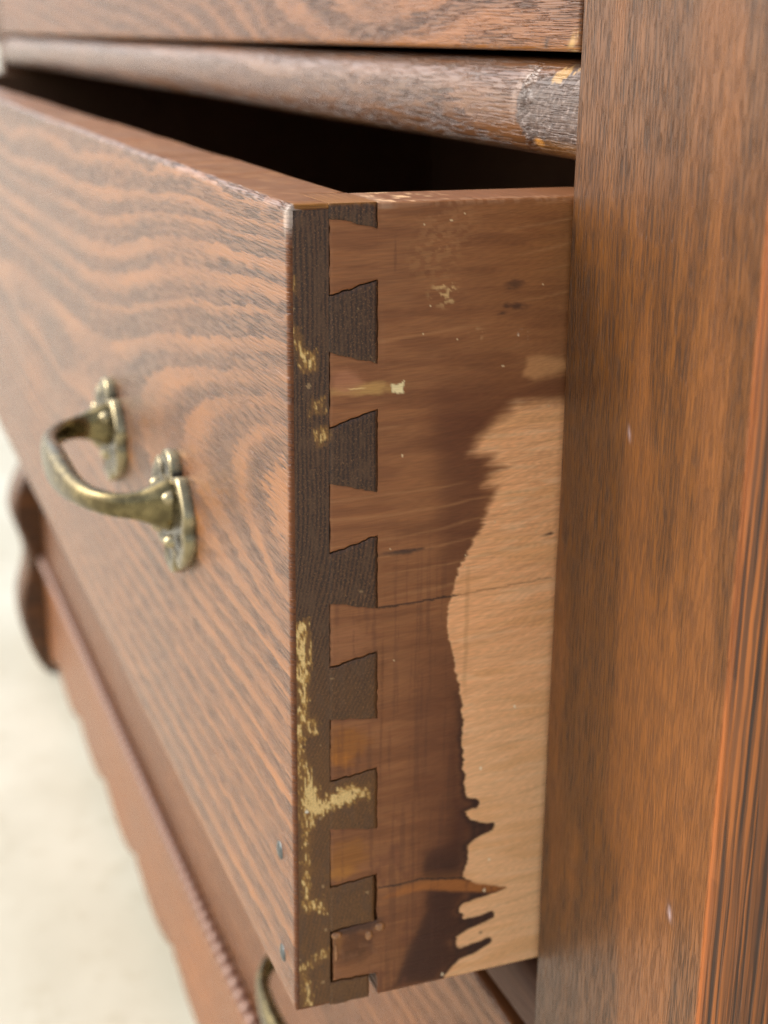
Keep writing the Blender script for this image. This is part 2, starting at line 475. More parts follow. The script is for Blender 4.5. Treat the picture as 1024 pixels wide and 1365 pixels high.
# carcass boards: dark unfinished inside
def panel(name, *b, mat='inside'):
    g = Geo(); g.box(*b)
    return g.build(name, M[mat], dresser, np.zeros(8), Paint(8), bevel=0.0008, base=DB)
panel('side_panel', 0.058, 0.074, 0.044, 0.46, -0.46, 0.212, mat='post')
panel('side_panel', -0.969, -0.953, 0.044, 0.46, -0.46, 0.212, mat='post')
panel('back_panel', -0.953, 0.058, 0.452, 0.46, -0.46, 0.212)
panel('dust_panel', -0.928, 0.0, 0.0305, 0.45, 0.010, 0.022)
panel('dust_panel', -0.928, 0.0, 0.0305, 0.45, -0.202, -0.190)
panel('bottom_board', -0.928, 0.0, 0.0305, 0.45, -0.388, -0.378)
panel('top_board', -0.99, 0.100, -0.02, 0.475, 0.2155, 0.237, mat='top')
panel('runner', 0.0015, 0.0565, 0.045, 0.45, -0.1995, -0.1865)

# lower bead moulding and scalloped apron
def apron():
    xs = np.linspace(-0.928, 0.001, 420)
    zt = -0.3795
    ph = (xs + 0.417) / 0.1
    fr = ph - np.floor(ph)
    lob = np.sin(np.pi * np.clip(fr, 0, 1)) ** 0.55
    zb = -0.4425 - 0.0155 * lob - 0.004 * (fr < 0.06)
    rows = []
    for t in np.linspace(0, 1, 12): rows.append(np.stack([xs, np.full_like(xs, -0.0015), zt + (zb - zt) * t], -1))
    rows.append(np.stack([xs, np.full_like(xs, -0.0002), zb - 0.0012], -1))
    rows.append(np.stack([xs, np.full_like(xs, 0.017), zb - 0.0012], -1))
    rows.append(np.stack([xs, np.full_like(xs, 0.017), np.full_like(xs, zt)], -1))
    rows.insert(0, np.stack([xs, np.full_like(xs, 0.017), np.full_like(xs, zt)], -1))
    g = Geo(); g.sheet(np.array(rows), 0)
    co = g.co()
    ring = co[:, 2] * 90 + 1.5 * fbm(co[:, 0] * 5, co[:, 2] * 30, 2, 3)
    pt = Paint(len(co)); pt.lay(np.full(len(co), 0.45), (140, 82, 36))
    return g.build('apron', M['front'], dresser, ring, pt, base=DB)
apron()

def bead_mesh():
    g = Geo()
    a = np.linspace(0, np.pi, 9); b = np.linspace(0, 2 * np.pi, 13)[:-1]
    A, B = np.meshgrid(a, b, indexing='ij')
    P = np.stack([0.0046 * np.cos(A), 0.0040 * np.sin(A) * np.cos(B), 0.0042 * np.sin(A) * np.sin(B)], -1)
    g.sheet(P, 0, wrap=True)
    me = g.build('bead', M['bead'], dresser)
    return me
b0 = bead_mesh()
k = 0
for x in np.arange(-0.92, -0.003, 0.0092):
    o = b0 if k == 0 else b0.copy()
    if k: C.objects.link(o); o.parent = dresser
    o.location = (x - DB[0], -0.0022 - DB[1], -0.3752 - DB[2])
    o.rotation_euler = (0, math.radians(38 + 8 * random.random()), 0)
    k += 1
g = Geo(); g.box(-0.928, 0.001, 0.0005, 0.017, -0.3793, -0.3712)
g.build('bead_strip', M['rail'], dresser, np.zeros(8), Paint(8), base=DB)

# carved bracket at the far foot, an S-shaped outline cut from a plank
def bracket():
    prof = [(0.0, -0.285), (-0.006, -0.292), (-0.018, -0.312), (-0.0225, -0.326), (-0.0235, -0.338), (-0.019, -0.352), (-0.0145, -0.366), (-0.0135, -0.376),
            (-0.0165, -0.388), (-0.021, -0.402), (-0.0225, -0.416), (-0.021, -0.434), (-0.016, -0.452), (-0.009, -0.468), (-0.005, FLOOR + 0.0005), (0.0, FLOOR + 0.0005)]
    # round the outline
    P = np.array(prof)
    for _ in range(2):
        Q = [P[0]]
        for i in range(len(P) - 1): Q += [0.75 * P[i] + 0.25 * P[i + 1], 0.25 * P[i] + 0.75 * P[i + 1]]
        Q.append(P[-1]); P = np.array(Q)
    x0, x1, r = -0.905, -0.868, 0.004
    st = [(x0, r), (x0 + r * .3, r * .3), (x0 + r, 0), (x1 - r, 0), (x1 - r * .3, r * .3), (x1, r)]
    g = Geo()
    rows = []
    for x, ins in st:
        q = P.copy(); q[:, 0] = np.minimum(q[:, 0] + ins, 0.0)
        rows.append(np.stack([np.full(len(q), x), q[:, 0], q[:, 1]], -1))
    g.sheet(np.array(rows), 0, flip=True)
    g.poly(rows[-1][::-1]); g.poly(rows[0])
    co = g.co()
    return g.build('carved_bracket', M['post'], dresser, co[:, 1] * 120, Paint(len(co)), base=DB)
bracket()

# ------------------------------------------------------------------ drawer handles
def handle(parent, base, cx, cy, cz):
    """cast pull: bowed grip on two lobed back plates; (cx, cy, cz) = centre on the drawer face"""
    def plate(sx):
        th = np.linspace(0, 2 * np.pi, 97)[:-1]
        deg = np.degrees(th)
        rr = np.ones_like(th)
        for c_ in (66, 114, 246, 294): rr -= 0.24 * np.exp(-((deg - c_) / 6.5) ** 2)      # cuts between the lobes
        for c_ in (90, 270): rr += 0.10 * np.exp(-((deg - c_) / 13) ** 2)
        for c_ in (0, 180, 360): rr -= 0.07 * np.exp(-((deg - c_) / 9) ** 2)
        rr *= 0.0156
        ox = rr * np.cos(th) * 1.3; oz = rr * np.sin(th) * 1.0
        g = Geo()
        rows = []
        for sc, h in ((1.0, 0.0), (1.0, 0.0029), (0.985, 0.0033), (0.95, 0.0035), (0.84, 0.0036), (0.78, 0.0031), (0.6, 0.0030), (0.3, 0.0032), (0.02, 0.0034)):
            rows.append(np.stack([cx + sx + ox * sc, np.full_like(ox, cy - h), cz + oz * sc], -1))
        g.sheet(np.array(rows), 0, wrap=True, flip=True)
        return g
    # grip
    path = [(0.045, 0.002), (0.0448, 0.006), (0.044, 0.011), (0.0415, 0.0165), (0.036, 0.0205), (0.028, 0.0235), (0.016, 0.0252), (0.0, 0.0257)]
    path = path + [(-a, b) for a, b in path[-2::-1]]
    P = np.array(path)
    for _ in range(2):
        Q = [P[0]]
        for i in range(len(P) - 1): Q += [0.75 * P[i] + 0.25 * P[i + 1], 0.25 * P[i] + 0.75 * P[i + 1]]
        Q.append(P[-1]); P = np.array(Q)
    L = np.concatenate([[0], np.cumsum(np.linalg.norm(np.diff(P, axis=0), axis=1))]); L /= L[-1]
    rows = []
    t = np.linspace(0, 2 * np.pi, 25)[:-1]
    for i, q in enumerate(P):
        d = P[min(i + 1, len(P) - 1)] - P[max(i - 1, 0)]; d /= np.linalg.norm(d)
        nrm = np.array([-d[1], d[0]])
        e = min(L[i], 1 - L[i])
        hz = 0.0033 + 0.0026 * sstep(0.2, 0.5, e) + 0.0042 * math.exp(-(e / 0.06) ** 2)
        ht = 0.0024 + 0.0010 * sstep(0.2, 0.5, e) + 0.0026 * math.exp(-(e / 0.05) ** 2)
        c = np.sign(np.cos(t)) * np.abs(np.cos(t)) ** 0.8; s_ = np.sign(np.sin(t)) * np.abs(np.sin(t)) ** 0.8
        rows.append(np.stack([cx + q[0] + nrm[0] * ht * c, cy - q[1] - nrm[1] * ht * c, cz + 0.002 + hz * s_ + 0 * c], -1))
    g = Geo(); g.sheet(np.array(rows), 0, wrap=True, flip=True)
    grip = g.build('handle', M['brass'], parent, base=base)
    for sx in (0.045, -0.045):
        pl = plate(sx).build('back_plate', M['plate'], grip, base=base)
        for a in (45, 135, 225, 315):
            u_, v_ = 0.0105 * math.cos(math.radians(a)), 0.0085 * math.sin(math.radians(a))
            gg = Geo()
            A, B = np.meshgrid(np.linspace(0, np.pi / 2, 6), np.linspace(0, 2 * np.pi, 13)[:-1], indexing='ij')
            gg.sheet(np.stack([cx + sx + u_ + 0.0019 * np.sin(A) * np.cos(B), cy - 0.0038 - 0.0026 * np.cos(A), cz + v_ + 0.0019 * np.sin(A) * np.sin(B)], -1), 0, wrap=True)
            gg.build('stud', M['plate'], grip, base=base)
    return grip

# ------------------------------------------------------------------ open drawer
LAP = 8.25                                   # mm of front left standing in front of the dovetails
# growth-ring field of the drawer front, from a few contour points (x mm, z mm, ring number)
STAIN=[(59.8,-42.2),(55.0,-42.0),(49.7,-41.8),(47.5,-43.7),(45.4,-44.7),(43.2,-46.6),(41.5,-48.6),(40.3,-50.5),(39.2,-51.7),(41.2,-52.5),(44.3,-53.0),(44.0,-54.6),(47.6,-56.0),(44.0,-57.1),(42.3,-59.1),(45.9,-59.9),(45.5,-61.1),(44.3,-64.0),(43.0,-66.8),(41.8,-69.3),(40.1,-71.7),(39.2,-73.8),(38.0,-76.2),(37.1,-78.3),(36.5,-81.1),(35.2,-85.3),(34.9,-89.8),(35.8,-94.4),(37.1,-99.9),(38.4,-106.2),(39.2,-111.8),(39.3,-118.1),(39.7,-124.6),(40.3,-131.1),(40.7,-132.8),(43.1,-133.9),(43.2,-135.7),(40.4,-136.4),(41.7,-138.7),(47.4,-141.1),(47.4,-142.4),(43.4,-143.6),(41.1,-145.3),(41.6,-148.7),(40.8,-151.1),(40.5,-153.5),(43.8,-156.0),(51.7,-158.5),(48.8,-159.2),(40.7,-160.4),(39.9,-162.0),(40.8,-164.7),(44.1,-165.0),(48.2,-164.5),(48.3,-166.0),(42.5,-167.3),(39.3,-169.2),(39.0,-171.3),(40.2,-172.4),(47.6,-171.5),(48.1,-172.7),(44.4,-174.3),(40.3,-174.2),(39.5,-176.2),(37.9,-177.2),(36.3,-179.0),(35.5,-181.0)]
LIGHT2=[(51.7,-32.7),(55.5,-32.6),(60.9,-33.8),(61.0,-35.6),(53.5,-37.1),(51.2,-36.2)]
DARK=[(35.9,-98.2),(39.2,-106.3),(40.2,-131.1),(47.4,-141.1),(43.4,-143.6),(42.0,-148.8),(40.5,-153.5),(43.8,-156.4),(39.9,-162.0),(48.2,-165.1),(39.0,-170.4),(48.1,-172.1),(36.3,-179.0),(35.5,-181.0),(21.8,-180.2),(26.4,-168.3),(30.3,-159.8),(30.1,-153.9),(28.9,-149.4),(30.0,-143.8),(34.6,-142.3),(35.5,-130.2),(34.6,-123.6),(36.2,-112.9),(34.5,-103.3)]
AMBERLINE=[(20.8,-154.8),(26.2,-152.6),(32.5,-152.3),(39.7,-153.8),(45.5,-156.3),(51.7,-158.5),(48.0,-159.0),(37.4,-156.3),(30.9,-154.5),(24.7,-154.8)]
RING=[(-248.4,-25.7,1),(-209.4,-25.4,1),(-175.9,-22.7,1),(-139.6,-16.7,1),(-118.9,-14.1,1),(-93.4,-12.0,1),(-68.0,-10.2,1),(-52.8,-9.5,1),(-38.8,-9.3,1),(-19.7,-7.5,1),(-3.6,-6.7,1),(-242.8,-8.7,-1),(-122.8,-4.9,-1),(-45.8,-3.5,-1),(-16.7,-3.5,-1),(-224.8,-45.2,3),(-148.4,-34.2,3),(-95.2,-23.9,3),(-61.4,-20.7,3),(-26.4,-17.3,3),(-3.9,-16.0,3),(-151.5,-48.5,4.3),(-79.0,-33.2,4.3),(-48.2,-30.2,4.3),(-4.7,-23.5,4.3),(-214.3,-57.2,4.3),(-140.8,-53.1,5.2),(-80.2,-42.7,5.2),(-40.9,-34.7,5.2),(-3.4,-27.4,5.2),(-247.2,-69.5,5.2),(-135.6,-62.9,6),(-140.2,-76.0,6),(-108.5,-54.3,6),(-80.9,-48.1,6),(-49.4,-42.8,6),(-21.4,-36.8,6),(-4.6,-32.3,6),(-78.2,-57.0,7),(-49.9,-47.9,7),(-21.7,-41.8,7),(-12.2,-38.4,7),(-3.3,-38.7,7),(-92.3,-66.9,7),(-88.7,-76.6,7),(-71.6,-79.4,7),(-44.9,-82.4,7),(-24.3,-85.3,7),(-5.7,-85.9,7),(-28.8,-51.8,8),(-40.5,-60.0,8),(-43.5,-65.1,8),(-38.7,-69.6,8),(-30.2,-73.7,8),(-17.5,-77.1,8),(-5.5,-82.2,8),(-10.9,-45.2,8),(-3.0,-43.2,8),(-10.2,-53.3,9),(-19.3,-59.1,9),(-14.5,-63.2,9),(-10.9,-69.3,9),(-5.2,-74.7,9),(-2.7,-48.6,9),(-4.9,-93.5,5.8),(-54.1,-93.7,5.8),(-139.5,-94.2,5.8),(-307.1,-95.0,5.8),(-5.1,-99.6,4.6),(-54.7,-99.9,4.6),(-140.6,-100.4,4.6),(-309.4,-101.4,4.6),(-5.4,-106.8,3.4),(-55.4,-107.1,3.4),(-142.0,-107.6,3.4),(-312.2,-108.7,3.4),(-5.7,-114.0,2.2),(-56.0,-114.4,2.2),(-143.3,-114.9,2.2),(-314.9,-116.1,2.2),(-5.9,-120.4,1.2),(-56.6,-120.8,1.2),(-144.6,-121.5,1.2),(-317.4,-122.7,1.2),(-6.2,-127.9,0),(-57.3,-128.3,0),(-146.0,-129.0,0),(-320.3,-130.4,0),(-6.5,-135.5,-1.2),(-58.0,-135.9,-1.2),(-147.4,-136.7,-1.2),(-323.2,-138.2,-1.2),(-6.9,-145.1,-2.6),(-58.9,-145.6,-2.6),(-149.2,-146.5,-2.6),(-326.9,-148.1,-2.6),(-7.2,-155.0,-4),(-59.8,-155.5,-4),(-151.1,-156.5,-4),(-330.7,-158.3,-4),(-7.6,-165.1,-5.3),(-60.8,-165.6,-5.3),(-153.0,-166.7,-5.3),(-334.5,-168.6,-5.3),(-8.1,-177.4,-6.8),(-61.9,-178.1,-6.8),(-155.4,-179.2,-6.8),(-339.3,-181.4,-6.8)]

_R = np.array(RING, float)
_far = []
for v, z in ((-1, -14), (1, -30), (3, -50), (4.3, -62), (5.2, -75), (5.6, -92)):
    for x in (-420, -640, -860): _far.append((x, z, v))
for v, z in ((4.6, -101), (3.4, -108), (1.2, -122), (-1.2, -138), (-4, -158), (-6.8, -180)):
    for x in (-520, -860): _far.append((x, z, v))
_R = np.vstack([_R, np.array(_far)])
def _sc(x, z): return np.stack([x * 0.3, z], -1)
_A = _sc(_R[:, 0], _R[:, 1])
_d = np.linalg.norm(_A[:, None] - _A[None], axis=-1)
_K = np.block([[_d + np.eye(len(_A)) * -1.2, np.ones((len(_A), 1)), _A], [np.ones((1, len(_A))), np.zeros((1, 3))], [_A.T, np.zeros((2, 3))]])
_wt = np.linalg.solve(_K, np.concatenate([_R[:, 2], np.zeros(3)]))
def ring_front(x, z):
    out = np.zeros(len(x))
    for i in range(0, len(x), 20000):
        q = _sc(x[i:i + 20000], z[i:i + 20000])
        out[i:i + 20000] = np.linalg.norm(q[:, None] - _A[None], axis=-1) @ _wt[:len(_A)] + _wt[len(_A)] + q @ _wt[len(_A) + 1:]
    return out

OB = (-0.43, -D + 0.2, -H)
drawer = thing('drawer', 'open wooden drawer pulled out of the dresser, showing its dovetailed and stained side', 'drawer', OB, 'drawers of the dresser')

def ewob(x): return (fbm(x * 40, x * 0, 3, 78) - 0.5) * 0.0006
def front_panel(name, parent, base, y0, thick, z0, z1, xr, ringf, paintf, mats, clamp=False, dense=True):
    lp = densify(rprofile(y0, y0 + thick, z0, z1, (0.0016, 0.0014, 0.001, 0.0012)), 0.0022)
    eb = 0.0011
    if dense: xs = np.concatenate([np.linspace(-0.926, -0.3, 130), np.linspace(-0.298, -0.012, 140)])
    else: xs = np.linspace(-0.926, -0.02, 150)
    if clamp: xs = np.concatenate([xs[xs < -TS - 0.0005], [-TS - 0.0001, -TS], np.linspace(-TS + 0.0008, -eb, 22)])
    else: xs = np.concatenate([xs[xs < -0.012], np.linspace(-0.012, -eb, 14)])
    stn = [(x + xr, 0.0) for x in xs] + [(xr - eb + eb * math.sin(t), eb * (1 - math.cos(t))) for t in np.linspace(0, math.pi / 2, 5)[1:]]
    cy, cz = y0 + thick / 2, (z0 + z1) / 2
    rows = []
    for x, ins in stn:
        q = lp.copy()
        if clamp and x > -TS - 0.00005: q[:, 0] = np.minimum(q[:, 0], y0 + LAP / 1000)
        if ins > 0:
            q[:, 0] = np.maximum(q[:, 0], y0 + ins)
            q[:, 1] = np.clip(q[:, 1], z0 + ins, z1 - ins)
            # pull rounded corners in as well
        rows.append(np.stack([np.full(len(q), x), q[:, 0], q[:, 1]], -1))
    P = np.array(rows)
    wb = (fbm(P[..., 0] * 14, P[..., 2] * 14, 3, 77) - 0.5) * 0.0006
    P[..., 1] += wb * (P[..., 1] < y0 + 0.004)
    ed = np.exp(-(z1 - P[..., 2]) / 0.002) * ewob(P[..., 0])
    P[..., 2] += ed
    g = Geo()
    g.sheet(P, 0, wrap=True, flip=False)
    g.poly(P[0][::-1], 0)
    # end cap
    ylim = LAP / 1000 if clamp else thick - 0.0011
    ys_ = np.linspace(y0 + eb * 0.9, y0 + ylim, 26); zs_ = np.linspace(z1 - eb * 0.9, z0 + eb * 0.9, 460 if clamp else 60)
    YY, ZZ = np.meshgrid(ys_, zs_, indexing='ij')
    if clamp:                          # knocked corner at the top front
        cut = np.clip(1 - np.hypot((YY - y0) / 0.003, (ZZ - z1) / 0.004), 0, 1)
    else: cut = 0 * YY
    g.sheet(np.stack([xr - 0.0012 * cut + 0 * YY, YY, ZZ], -1), 1, flip=False)
    co = g.co()
    cap = np.zeros(len(co), bool); cap[-YY.size:] = True
    ring = np.where(cap, 0, 0.0)
    ring[~cap] = ringf(co[~cap, 0] * 1000, co[~cap, 2] * 1000)
    yy = (co[:, 1] - y0) * 1000; zz = (co[:, 2] - z1) * 1000
    ring[cap] = ring_end(yy[cap], zz[cap])
    pt = Paint(len(co))
    paintf(pt, co, yy, zz, cap)
    return g.build(name, mats, parent, ring, pt, base=base)

def ring_end(yy, zz):
    return (yy * (1.0 + 0.0) - 0.22 * zz * sstep(-60, -150, zz) + 1.2 * fbm(yy * 0.2, zz * 0.05, 2, 3)) / 0.95

GOLD = [([(0.2,-14.4),(1.4,-13.7),(1.8,-16.3),(0.4,-16.8)], .7), ([(0.8,-22.4),(2.0,-23.9),(3.5,-28.4),(5.4,-28.3),(6.0,-31.6),(3.0,-32.6),(1.5,-28.3)], .85),
    ([(4.6,-38.3),(7.2,-37.7),(7.5,-40.5),(4.1,-41.3)], .75), ([(5.0,-44.0),(8.4,-43.6),(8.1,-46.7),(5.6,-47.7)], .8),
    ([(0.7,-84.9),(3.8,-84.9),(4.2,-93.8),(3.0,-107.4),(1.9,-114.3),(1.1,-128.5),(0.3,-114.0),(1.2,-101.9),(0.5,-93.2)], .95),
    ([(1.6,-107.2),(5.0,-106.9),(5.8,-110.5),(3.6,-111.9)], .85),
    ([(1.9,-114.3),(4.1,-120.0),(6.6,-126.3),(13.5,-124.4),(17.0,-125.4),(17.0,-128.2),(11.8,-129.6),(5.7,-131.2),(3.5,-134.5),(1.5,-129.5)], .85),
    ([(1.8,-129.6),(3.5,-129.9),(3.7,-151.4),(6.9,-152.1),(7.5,-155.2),(2.1,-154.5)], .9),
    ([(0.3,-168.1),(8.2,-164.1),(8.2,-167.0),(1.1,-170.2)], .6), ([(0.8,-170.2),(3.2,-169.8),(4.6,-180.1),(2.5,-180.5)], .75)]
def paint_end(pt, yy, zz, msk):
    """finish left on the sawn end: brown wash low down, gold scrapes where it was rubbed bare"""
    n1 = fbm(yy * 0.5, zz * 0.25, 3, 61)
    pt.lay(msk * sstep(-70, -130, zz) * (0.35 + 0.5 * n1), (122, 80, 34), 0.95)
    pt.lay(msk * sstep(0.5, 0.75, fbm(yy * 0.9, zz * 0.3, 3, 62)), (92, 64, 42), 0.6)
    wy = yy + 1.4 * (fbm(yy * 1.6, zz * 0.8, 3, 63) - 0.5); wz = zz + 3.0 * (fbm(yy * 1.2, zz * 1.2, 3, 64) - 0.5)
    st = fbm(yy * 2.6, zz * 0.7 + yy * 0.8, 4, 65)
    for poly, op in GOLD:
        d = sdpoly(wy, wz, poly)
        pt.lay(msk * sstep(0.9, -0.5, d), (140, 96, 42), 0.6 * op)
        pt.lay(msk * sstep(0.35, -0.5, d + 0.35 + 5.0 * (0.55 - st)), (190, 142, 68), op * 0.85)
        pt.lay(msk * sstep(0.0, -0.8, d + 0.2 + 5.0 * (0.63 - st)), (238, 204, 136), op)
    pt.lay(msk * sstep(0.5, 0.2, np.hypot(yy - 3.0, zz + 129.3)), (250, 244, 226))
    for q in range(26):
        a, b, s_ = random.uniform(0, 18), random.uniform(-178, -2), random.uniform(0.12, 0.3)
        pt.lay(msk * (np.hypot(yy - a, zz - b) < s_ * 1.6), (176, 142, 98), 0.7)

def paint_top(pt, X, yy, m):
    pt.lay(m, (128, 82, 46), 0.85)
    pt.lay(m * sstep(0.5, 0.7, fbm(X * 0.5, yy * 1.5, 3, 72)), (166, 120, 78), 0.6)
    pt.lay(m * sstep(-4, -0.5, X + 2 * (fbm(X * 0.9, yy * 0.9, 2, 73) - 0.5)), (150, 100, 42), 0.8)
def paint_front(pt, co, yy, zz, cap):
    f = ~cap
    X = co[:, 0] * 1000
    # rubbed arris along the right end and the top
    jn = fbm(X * 0.4, zz * 0.5, 3, 71)
    pt.lay(f * sstep(-1.6, -0.5, X + 0.8 * (jn - 0.5)) * (yy < 6), (98, 54, 24), 0.9)
    pt.lay(f * sstep(-2.2, -0.5, zz) * (yy < 1.5) * sstep(0.35, 0.6, jn), (190, 164, 146), 0.2)
    pt.lay(f * sstep(5.5, 0.5, np.hypot(X * 1.6, (zz + 1.0) * 0.8) + 5 * (jn - 0.5)) * (yy < 3), (210, 196, 184), 0.55)  # pale worn corner, with its silvery highlight painted in
    paint_top(pt, X, yy, f * (yy > 1.4) * (zz > -0.8))
    pt.lay(f * sstep(2.4, 1.0, np.hypot(X + 60, zz + 122)) * (yy < 1), (70, 58, 56), 0.4)
    paint_end(pt, yy, zz, cap.astype(float))

fb = front_panel('front_board', drawer, OB, -D, T, -H, 0.0, 0.0, ring_front, paint_front, [M['front'], M['end']], clamp=True)

# dovetails -----------------------------------------------------------------
def redge(z): return 18.3 + 1.4 * (-z / 180.0)               # back face of the front board at height z (mm)
# each pin: z at (lap top, back top, back bottom, lap bottom), mm
PINS = [(0.0, 0.0, -4.8, -2.6), (-17.4, -14.9, -31.5, -28.7), (-44.0, -40.9, -58.3, -55.7), (-70.6, -67.7, -84.1, -81.7), (-96.1, -93.9, -109.6, -108.3),
        (-122.9, -121.5, -136.6, -134.5), (-149.2, -148.1, -160.0, -160.5), (-173.8, -174.0, -180.0, -180.0)]
def warp(y, z):
    return (y + 0.5 * (fbm(z * 0.9, y * 0.35, 3, 81) - 0.5), z + 0.75 * (fbm(y * 0.7, z * 0.35, 3, 82) - 0.5))
def patch(g, yl, ztl, zbl, yr, ztr, zbr, step, depth, jog=True, mi=0, yr2=None, keep=False):
    """face patch at X = 0 (mm corner data) with walls going into the board"""
    nz = max(4, int(abs(ztl - zbl) / step)); ny = max(4, int(abs((yr if not callable(yr) else 18) - yl) / step))
    u = np.linspace(0, 1, ny + 1)[:, None]; v = np.linspace(0, 1, nz + 1)[None, :]
    Zl = ztl + (zbl - ztl) * v; Zr = ztr + (zbr - ztr) * v
    Z = Zl + (Zr - Zl) * u
    Yr = (redge(Z) + yr2) if yr2 is not None else yr + 0 * Z
    Y = yl + (Yr - yl) * u
    if jog: Y, Z = warp(Y, Z)
    X = 0 * Y
    # slightly broken arrises
    e = np.minimum(np.minimum(u, 1 - u) * ny, np.minimum(v, 1 - v) * nz)
    if keep: e = np.minimum(u * ny, np.minimum(v, 1 - v) * nz)
    X = X - 0.00018 * np.clip(1 - e, 0, 1) - (0.00002 if keep else 0)
    P = np.stack([X, -D + Y / 1000, np.minimum(Z, 0.0) / 1000], -1)
    g.sheet(P, mi, flip=False)
    loop = np.concatenate([P[:, 0], P[-1, 1:], P[-2::-1, -1], P[0, -2:0:-1]])
    lo2 = loop.copy(); lo2[:, 0] = depth
    g.sheet(np.stack([loop, lo2], 0), mi, wrap=True, smooth=False, flip=False)
    return P

for a, b, c_, d in PINS:
    g = Geo()
    lowp = a == -149.2
    top = a == 0.0; bot = c_ == -180.0
    patch(g, LAP, a - (0 if top else 0.34), d, 0, b - (0 if top else 0.30), c_, 0.33, -TS - 0.0006, yr2=(-0.2 if not (bot or lowp) else -2.0 if bot else -0.75))
    co = g.co(); co[:, 0] += 0.00012
    if top: co[:, 2] = np.where(co[:, 2] > -0.0006, ewob(co[:, 0]) - 0.00003, co[:, 2])
    g.v = [co]
    yy = (co[:, 1] + D) * 1000; zz = co[:, 2] * 1000
    pt = Paint(len(co)); paint_end(pt, yy, zz, np.ones(len(co)))
    if top:
        paint_top(pt, co[:, 0] * 1000, yy, (zz > -0.5).astype(float))
    o = g.build('dovetail_pin', M['end'], fb, ring_end(yy, zz), pt, base=OB)

